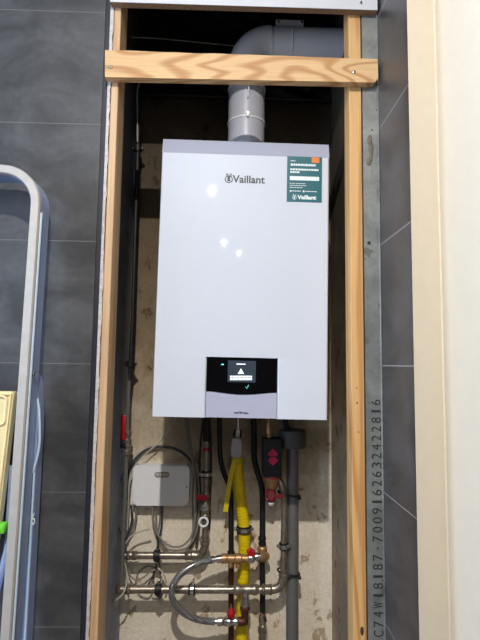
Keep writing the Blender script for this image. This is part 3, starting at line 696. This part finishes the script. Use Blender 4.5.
# ---------------------------------------------------------------- black filter box and its brass parts
YK = 1.53
a, c = P(263, 438, YK-.02), P(281.5, 477, YK-.02)
t = Thing('magnetic_filter', 'black rectangular filter housing with magenta diamond marks under the boiler', 'filter', ((a.x+c.x)/2, YK, c.z-.06))
b = B(); box(b, (a.x, YK-.03, c.z), (c.x, YK+.025, a.z), .004, 3); hs = t.part('housing', b, M['black_box'])
mx = (a.x+c.x)/2+.001; mz = P(272, 457, YK-.03).z
b = B()
for dz in (.009, -.009):
    slab(b, [(mx, mz+dz+.017), (mx+.0145, mz+dz+.001), (mx+.0145, mz+dz-.003), (mx, mz+dz-.017), (mx-.0145, mz+dz-.003), (mx-.0145, mz+dz+.001)], YK-.0312 - (.0003 if dz < 0 else 0), YK-.0295)
t.part('diamond_mark', b, M['magenta'], hs)
b = B(); box(b, (mx-.0115, YK-.0322, mz+.0005), (mx+.0115, YK-.0313, mz+.003)); t.part('mark_gap', b, M['black_box'], hs)
b = B(); lathe(b, P(269, 415, YK), P(269.3, 439, YK), [(0, .006), (.3, .006), (.32, .010), (.45, .010), (.5, .012), (.78, .012), (.8, .009), (1, .009)], 8); t.part('top_union', b, M['brass'])
b = B(); lathe(b, (mx, YK-.002, c.z+.001), (mx, YK-.002, c.z-.05), [(0, .024), (.08, .0265), (.2, .0265), (.24, .024), (.6, .021), (.85, .012), (1, .010)], 24); t.part('brass_bowl', b, M['brass'])
b = B(); lathe(b, (mx, YK-.002, c.z+.003), (mx, YK-.002, c.z-.007), [(0, .0262), (.2, .0278), (.8, .0278), (1, .0262)], 24); t.part('red_ring', b, M['red_dull'])
q0, q1 = P(266.5, 494, YK-.018), P(285, 496.5, YK-.018)
b = B(); cyl(b, P(271, 487, YK-.002), P(271, 502, YK-.002), .0125, 14, .002); lathe(b, P(271, 494.5, YK-.002), P(271, 494.5, YK-.026), [(0, .016), (.8, .016), (1, .011)], 14)
box(b, (P(270, 494, YK-.02).x, YK-.026, q0.z-.012), (q1.x-.004, YK-.018, q0.z+.002), .003); ball(b, P(266.8, 491, YK-.02), .0065); ball(b, P(267, 499, YK-.02), .006); t.part('isolating_handle', b, M['red_dull'])
b = B(); lathe(b, P(271, 501, YK-.002), P(271, 505, YK-.002), [(0, .0105), (.5, .0115), (1, .008)], 14); t.part('outlet', b, M['white_pl'])
b = B(); tube(b, [P(279.5, 478, YK+.01), P(283.5, 484, YK), P(285.5, 492, YK), P(285.8, 500, YK+.01)], .0048, 10, 6); t.part('chrome_tail', b, M['chrome'])

# grey waste pipe
YW = 1.545
zt2, zb3 = P(294, 429.5, YW).z, P(294, 447.5, YW).z
xt = P(294, 438, YW-.03).x; xp = P(292.5, 500, YW).x
t = Thing('grey_waste_pipe', 'grey plastic condensate waste pipe with wide tundish cap', 'waste pipe', (xp, YW, 0))
b = B(); cyl(b, (xp, YW, 0), (xp, YW, zb3+.004), .0188, 28); t.part('pipe', b, M['grey_pvc'])
b = B(); lathe(b, (xt, YW-.004, zb3), (xt, YW-.004, zt2), [(0, .030), (.04, .040), (.3, .0415), (.95, .0425), (1, .040)], 32); t.part('tundish_cap', b, M['grey_pvc_dark'])
b = B(); tube(b, [P(284, 412, YW), P(285, 420, YW), P(288, 431, YW)], .009, 12, 5); t.part('drain_hose', b, M['rubber'])
for py, nm in ((494, 'black cable tie around the grey waste pipe at the red handle'), (572, 'black cable tie around the grey waste pipe near the pipe elbow')):
    z = P(292, py, YW).z; b = B(); cy = YW-.004
    pts = []
    for k in range(24):
        a_ = 2*math.pi*k/24; xx = xp-.012+.034*math.cos(a_); pts.append(Vector((xx, cy+.0245*math.sin(a_), z - .18*(xx-xp) )))
    tube(b, pts, .0028, 8, closed=True); box(b, (xp+.014, cy-.026, z-.010), (xp+.023, cy-.015, z-.002), .001, 1)
    solo('cable_tie', b, M['rubber'], nm, 'cable tie', 'black cable ties')

# ---------------------------------------------------------------- white control box
a, c = P(133.3, 465.3, 1.56), P(188.8, 505.8, 1.56)
t = Thing('white_receiver_box', 'white rounded wall box with small indicator lights', 'junction box', ((a.x+c.x)/2, 1.58, c.z))
b = B(); slab(b, rrect(a.x, c.z, c.x, a.z, .013, 8), 1.558, YB-.001); bmesh.ops.bevel(b, geom=[e for e in b.edges if all(abs(v.co.y-1.558) < 1e-5 for v in e.verts)], offset=.004, segments=3, affect='EDGES'); bx = t.part('cover', b, M['white_pl'])
p, q = P(154.5, 477.4, 1.557), P(169.5, 472, 1.557); b = B(); slab(b, rrect(p.x, p.z, q.x, q.z, (q.z-p.z)/2*.95, 6), 1.5565, 1.56); t.part('indicator_window', b, M['grey_pl'], bx)
b = B()
for px in (157.5, 160.6, 163.6, 166.6): ball(b, P(px, 474.7, 1.5565), .0032, (1, .4, 1))
t.part('indicator_lights', b, M['cream_pl'], bx)
b = B(); ball(b, P(186.8, 487, 1.5575), .0022, (1, .4, 1)); t.part('reset_hole', b, M['rubber'], bx)

# ---------------------------------------------------------------- cables
def cable(pts, r, m, label, Y=1.58, n=7):
    b = B(); tube(b, [P(p[0], p[1], p[2] if len(p) > 2 else Y) for p in pts], r, 8, n)
    return solo('cable', b, M[m], label, 'cable')
cable([(119, 37.2, 1.46), (150, 38), (180, 40.5), (210, 43.5), (246, 47)], .0018, 'cable_w', 'thin pale cable crossing behind the top batten', 1.5)
cable([(143, 78, 1.525), (138.5, 85, 1.522), (137.2, 94, 1.521), (137.3, 110, 1.521), (137.4, 130, 1.521), (137.4, 142, 1.521)], .0022, 'cable_w', 'short pale cable hooked over the top of the dark riser')
cable([(177, 415), (171, 427), (160, 441), (148, 452), (138, 462), (131.5, 472), (129, 486), (128, 510), (127, 530)], .0026, 'cable_w', 'pale cable slanting from the boiler to the left edge of the white box', 1.565)
cable([(150, 529), (136, 533), (128, 540), (123, 549), (122, 557), (125, 565), (127, 575), (126, 586, 1.50), (122, 595, 1.49), (114, 602, 1.49), (106, 608, 1.5)], .0026, 'cable_w', 'pale cable curling past the left ends of both horizontal pipes', 1.545)
cable([(152.5, 505), (153, 520), (157, 533), (165, 543), (175, 547), (185, 544), (192, 534), (195, 518), (196, 495), (194, 470), (189, 445), (185, 416)], .0032, 'cable_g', 'grey cable looping from the box up to the boiler', 1.566)
cable([(155.5, 505), (156, 522), (158, 536), (166, 548), (178, 550.5), (189, 546), (197, 530), (199, 505), (198, 480), (192, 452), (187, 416)], .0032, 'cable_g', 'outer grey cable looping under the white box', 1.576)
cable([(160.5, 505), (160, 520), (157.5, 535), (157.5, 548), (159, 562), (160.5, 575), (163, 584), (161, 597), (152, 598)], .0028, 'cable_g', 'grey cable falling straight from the box past both steel pipes', 1.5975)
cable([(162.5, 505), (161.5, 525), (158.8, 540), (157.5, 552), (156, 566), (152, 578), (147, 587)], .0028, 'cable_d', 'dark cable falling from the right of the box bottom', 1.58)
cable([(156, 568), (148, 566), (140, 571), (136.5, 578), (135, 587)], .0026, 'cable_g', 'short grey cable arching left between the steel pipes', 1.5985)
cable([(157, 569), (150, 572), (144, 577), (136, 580), (130, 575), (128, 566)], .0026, 'cable_g', 'thin grey cable loop ending near the left riser', 1.57)
cable([(158, 568), (163, 573), (166, 581), (165, 588)], .0026, 'cable_w', 'pale cable stub right of the fan between the steel pipes', 1.56)
cable([(156, 567), (153, 576), (154, 586), (150, 597), (142, 597), (136, 590)], .0026, 'cable_g', 'grey cable dipping behind the lower steel pipe', 1.5975)
cable([(127, 500), (128, 478), (134, 461), (146, 450), (162, 446.5), (178, 450), (190, 460), (196, 474), (198, 500), (197, 530), (190, 548)], .0042, 'cable_d', 'thick dark cable arching over the white box', 1.585)
cable([(124, 472), (119, 485), (116, 500), (116.5, 515), (120, 530), (124, 540), (126, 552)], .0028, 'cable_d', 'dark cable bowing out left of the riser', 1.54)
cable([(131, 505), (132, 520), (128, 535), (123, 548), (121, 565)], .0036, 'cable_d', 'dark cable dropping left of the white box corner', 1.57)
cable([(133, 500), (136, 512), (133, 528), (125, 540)], .003, 'cable_g', 'grey cable tail beneath the box left corner', 1.575)
cable([(203, 418), (200.5, 445), (199.5, 470), (201, 500), (199, 525), (196, 548)], .0034, 'cable_d', 'dark cable running down beside the steel riser', 1.58)
cable([(197, 452), (194, 470), (192.5, 500), (193, 530), (190, 549)], .003, 'cable_g', 'grey cable hugging the right edge of the white box', 1.5972)
cable([(209, 417), (210.5, 440), (211, 470), (210, 498), (209, 530)], .0038, 'cable_d', 'dark cable right of the steel riser', 1.5965)

# ---------------------------------------------------------------- step ladder leaning in the left foreground
# rails in world coordinates; leans on the tiled wall at the top, feet stand on the floor nearer the camera
zT = P(10, 165, 1.08).z
lx = P(32.3, 260, 1.072).x
def ly(z): return 1.080 + (z-zT)*.037
lad = Thing('aluminium_stepladder', 'aluminium stepladder with rounded top rail leaning in the left foreground', 'stepladder', (lx-.2, ly(0)+.1, 0))
wl = .0135; rc = .080; xo = lx-.42
def railpath(off=0):
    pts = [Vector((lx+off, ly(0), 0)), Vector((lx+off, ly(.6), .6)), Vector((lx+off, ly(1.1), 1.1))]
    zc2 = zT-rc-.012
    for k in range(0, 11):
        a_ = math.radians(90*k/10); z = zc2+rc*math.sin(a_); pts.append(Vector((lx-rc+rc*math.cos(a_)+off, ly(z), z)))
    for k in range(0, 11):
        a_ = math.radians(90+90*k/10); z = zc2+rc*math.sin(a_); pts.append(Vector((xo+rc+rc*math.cos(a_)+off, ly(z), z)))
    pts += [Vector((xo+off, ly(1.1), 1.1)), Vector((xo+off, ly(0), 0))]
    return pts
D0, D1 = 0.0, .055
b = B(); sweep(b, railpath(), [(.004, -.0105), (.0075, -.008), (.0075, .008), (.004, .0105), (-.004, .0105), (-.004, -.0105)], ref=(0, -1, 0))
lad.part('front_rail', b, M['alu'], ang=30)
b = B(); sweep(b, [p_+Vector((0, .029, 0)) for p_ in railpath()], [(.027, -.0095), (.027, .0095), (-.027, .0095), (-.027, -.0095)], ref=(0, -1, 0))
lad.part('side_channel', b, M['alu_blue_reflect'], ang=30, label='aluminium channel with a painted blue reflection behind the front rail')
b = B()
for yo in (.006, ):
    pts = [Vector((lx+.0100, ly(z)+yo, z)) for z in (0, .5, 1.0, 1.4, zT-rc-.03)]; tube(b, pts, .0036, 8)
lad.part('edge_bead', b, M['alu_glint'])
# folded rear leg with round shoulder
zs_ = P(33, 374, 1.12).z
b = B(); sh = [Vector((lx+.004, ly(.0)+.075, 0)), Vector((lx+.004, ly(1.0)+.062, zs_-.12))]
xr2 = P(40.5, 420, 1.13).x
def ry(z): return ly(z)+.058+(zs_-z)*.022
o = [(lx-.004, 0), (xr2, 0)] + [(xr2, zs_-.14)] + [(lx-.004+(xr2-lx+.004)*math.cos(math.radians(a_)), zs_-.14+.14*math.sin(math.radians(a_))) for a_ in range(10, 91, 10)]
vsA = [b.verts.new((x, ry(z), z)) for x, z in o]; vsB = [b.verts.new((x, ry(z)+.035, z)) for x, z in o]; m_ = len(o)
b.faces.new(vsA); b.faces.new(vsB)
for k in range(m_): b.faces.new((vsA[k], vsA[(k+1) % m_], vsB[(k+1) % m_], vsB[k]))
rl = lad.part('rear_leg', b, M['alu_blue_reflect'])
b = B(); xm = (lx+xr2)/2+.004
tube(b, [Vector((xm, ry(z)-.001, z)) for z in (0, .5, .9, zs_-.22)], .0020, 8); tube(b, [Vector((xm+dx, ry(zs_-dz)-.001, zs_-dz)) for dx, dz in ((-.004, .22), (.004, .19), (.008, .15), (.004, .09), (-.002, .055))], .0028, 8, 4)
lad.part('rib', b, M['alu_glint'], rl)
p = P(33, 373, 1.115); b = B(); cyl(b, (lx+.006, ly(p.z)+.02, p.z), (lx+.014, ly(p.z)+.02, p.z), .006, 12, .001); lad.part('rivet', b, M['chrome'])
# number 6 on the channel side, faces +x
z6 = P(34, 518, 1.12).z
tm = textmesh(B(), '6', .03, width=.020, height=.026); b = B()
put(b, tm, Matrix.Translation((xm+.004, ry(z6)-.0012, z6)) @ Matrix.Scale(.4, 4, (1, 0, 0))); lad.part('number', b, M['paper'], rl, 'white printed 6')
# platform folded between the rails, cream
zp1 = P(8, 391, 1.09).z; zp0 = P(4, 545, 1.05).z
def trap(bm, x0b, x1b, z0, x0t, x1t, z1, ya, yb):
    V = [bm.verts.new(v) for v in ((x0b, ly(z0)+ya, z0), (x1b, ly(z0)+ya, z0), (x1t, ly(z1)+ya, z1), (x0t, ly(z1)+ya, z1), (x0b, ly(z0)+yb, z0), (x1b, ly(z0)+yb, z0), (x1t, ly(z1)+yb, z1), (x0t, ly(z1)+yb, z1))]
    for f in ((0, 1, 2, 3), (7, 6, 5, 4), (0, 4, 5, 1), (1, 5, 6, 2), (2, 6, 7, 3), (3, 7, 4, 0)): bm.faces.new([V[k] for k in f])
xt1 = P(14.5, 392, 1.07).x; xt0 = P(2, 500, 1.05).x
b = B(); trap(b, xo+.05, xt0-.01, zp0, xo+.02, xt1, zp1, .005, .030); bmesh.ops.bevel(b, geom=list(b.edges), offset=.003, segments=2, affect='EDGES'); pf = lad.part('platform', b, M['cream_pl'], label='cream folded platform')
b = B(); c_ = P(1.5, 408, 1.065); cyr = rrect(c_.x-.07, c_.z-.035, c_.x+.010, c_.z+.025, .010)
pts = [Vector((x, ly(z)+.004, z)) for x, z in cyr]; tube(b, pts, .003, 8, closed=True); tube(b, [Vector((xo+.03, ly(zp1)+.004, zp1-.006)), Vector((xt1-.005, ly(zp1)+.004, zp1-.006)), Vector((xt0-.014, ly(zp0)+.004, zp0+.006))], .003, 8); lad.part('raised_rim', b, M['cream_pl'], pf)
b = B(); tube(b, [Vector((xt1-.002, ly(zp1-.12)+.03, zp1-.16)), Vector((xt0+.004, ly(zp0)+.03, zp0-.02)), Vector((xt0-.02, ly(.7)+.03, .72))], .007, 10); lad.part('strut', b, M['alu_blue_reflect'])
b = B(); g_ = P(1, 529, 1.05); box(b, g_+Vector((-.10, -.004, -.010)), g_+Vector((.008, .02, .010)), .004, 2); lad.part('green_catch', b, M['green'], label='lime green catch')
for z in (.3, .58):
    b = B(); box(b, (xo+.008, ly(z)+.0, z-.015), (lx-.008, ly(z)+.06, z+.012), .004); lad.part('tread', b, M['alu'])
for x in (lx, xo):
    b = B(); box(b, (x-.014, ly(0)-.012, 0), (x+.014, ly(0)+.068, .03), .004); lad.part('foot', b, M['rubber'])

# ---------------------------------------------------------------- lamps
def area(name, loc, rot, sx_, sy_, power, col):
    l = bpy.data.lights.new(name, 'AREA'); l.shape = 'RECTANGLE'; l.size = sx_; l.size_y = sy_; l.energy = power; l.color = col
    o = bpy.data.objects.new(name, l); COL.objects.link(o); o.location = loc; o.rotation_euler = rot; return o
M['lamp'] = emis('lamp_glass', (255, 236, 206), 60)
for i, (x, y, pw) in enumerate(((-.10, -.36, 38), (-.29, -1.47, 4.5), (-.20, -3.2, 4), (.10, -3.75, 3))):
    t = Thing('ceiling_downlight', ('round recessed ceiling downlight nearest the boiler', 'round recessed ceiling downlight second from the boiler', 'round recessed ceiling downlight third from the boiler', 'round recessed ceiling downlight by the rear wall')[i], 'downlight', (x, y, CZ-.01), 'ceiling downlights')
    b = B(); pts = [Vector((x+.048*math.cos(k), y+.048*math.sin(k), CZ-.004)) for k in [math.radians(15*j) for j in range(24)]]; tube(b, pts, .006, 8, closed=True); t.part('bezel', b, M['chrome'])
    b = B(); cyl(b, (x, y, CZ-.006), (x, y, CZ-.001), .04, 24); t.part('glass', b, M['lamp'])
    l = bpy.data.lights.new('downlight', 'AREA'); l.shape = 'DISK'; l.size = .05; l.energy = pw; l.color = (1, .95, .88)
    o = bpy.data.objects.new('downlight', l); COL.objects.link(o); o.location = (x, y, CZ-.012)
area('window_daylight', (-2.16, 0, 1.6), (0, -math.pi/2, 0), 1.36, 1.5, 40, (.60, .77, 1))
w = bpy.data.worlds.new('world'); S.world = w; w.use_nodes = True
w.node_tree.nodes['Background'].inputs[0].default_value = (.6, .72, 1, 1); w.node_tree.nodes['Background'].inputs[1].default_value = 1.0
S.view_settings.view_transform = 'Standard'; S.view_settings.look = 'None'; S.view_settings.gamma = 1; S.view_settings.exposure = 0.52
try: S.view_settings.use_curve_mapping = False
except Exception: pass
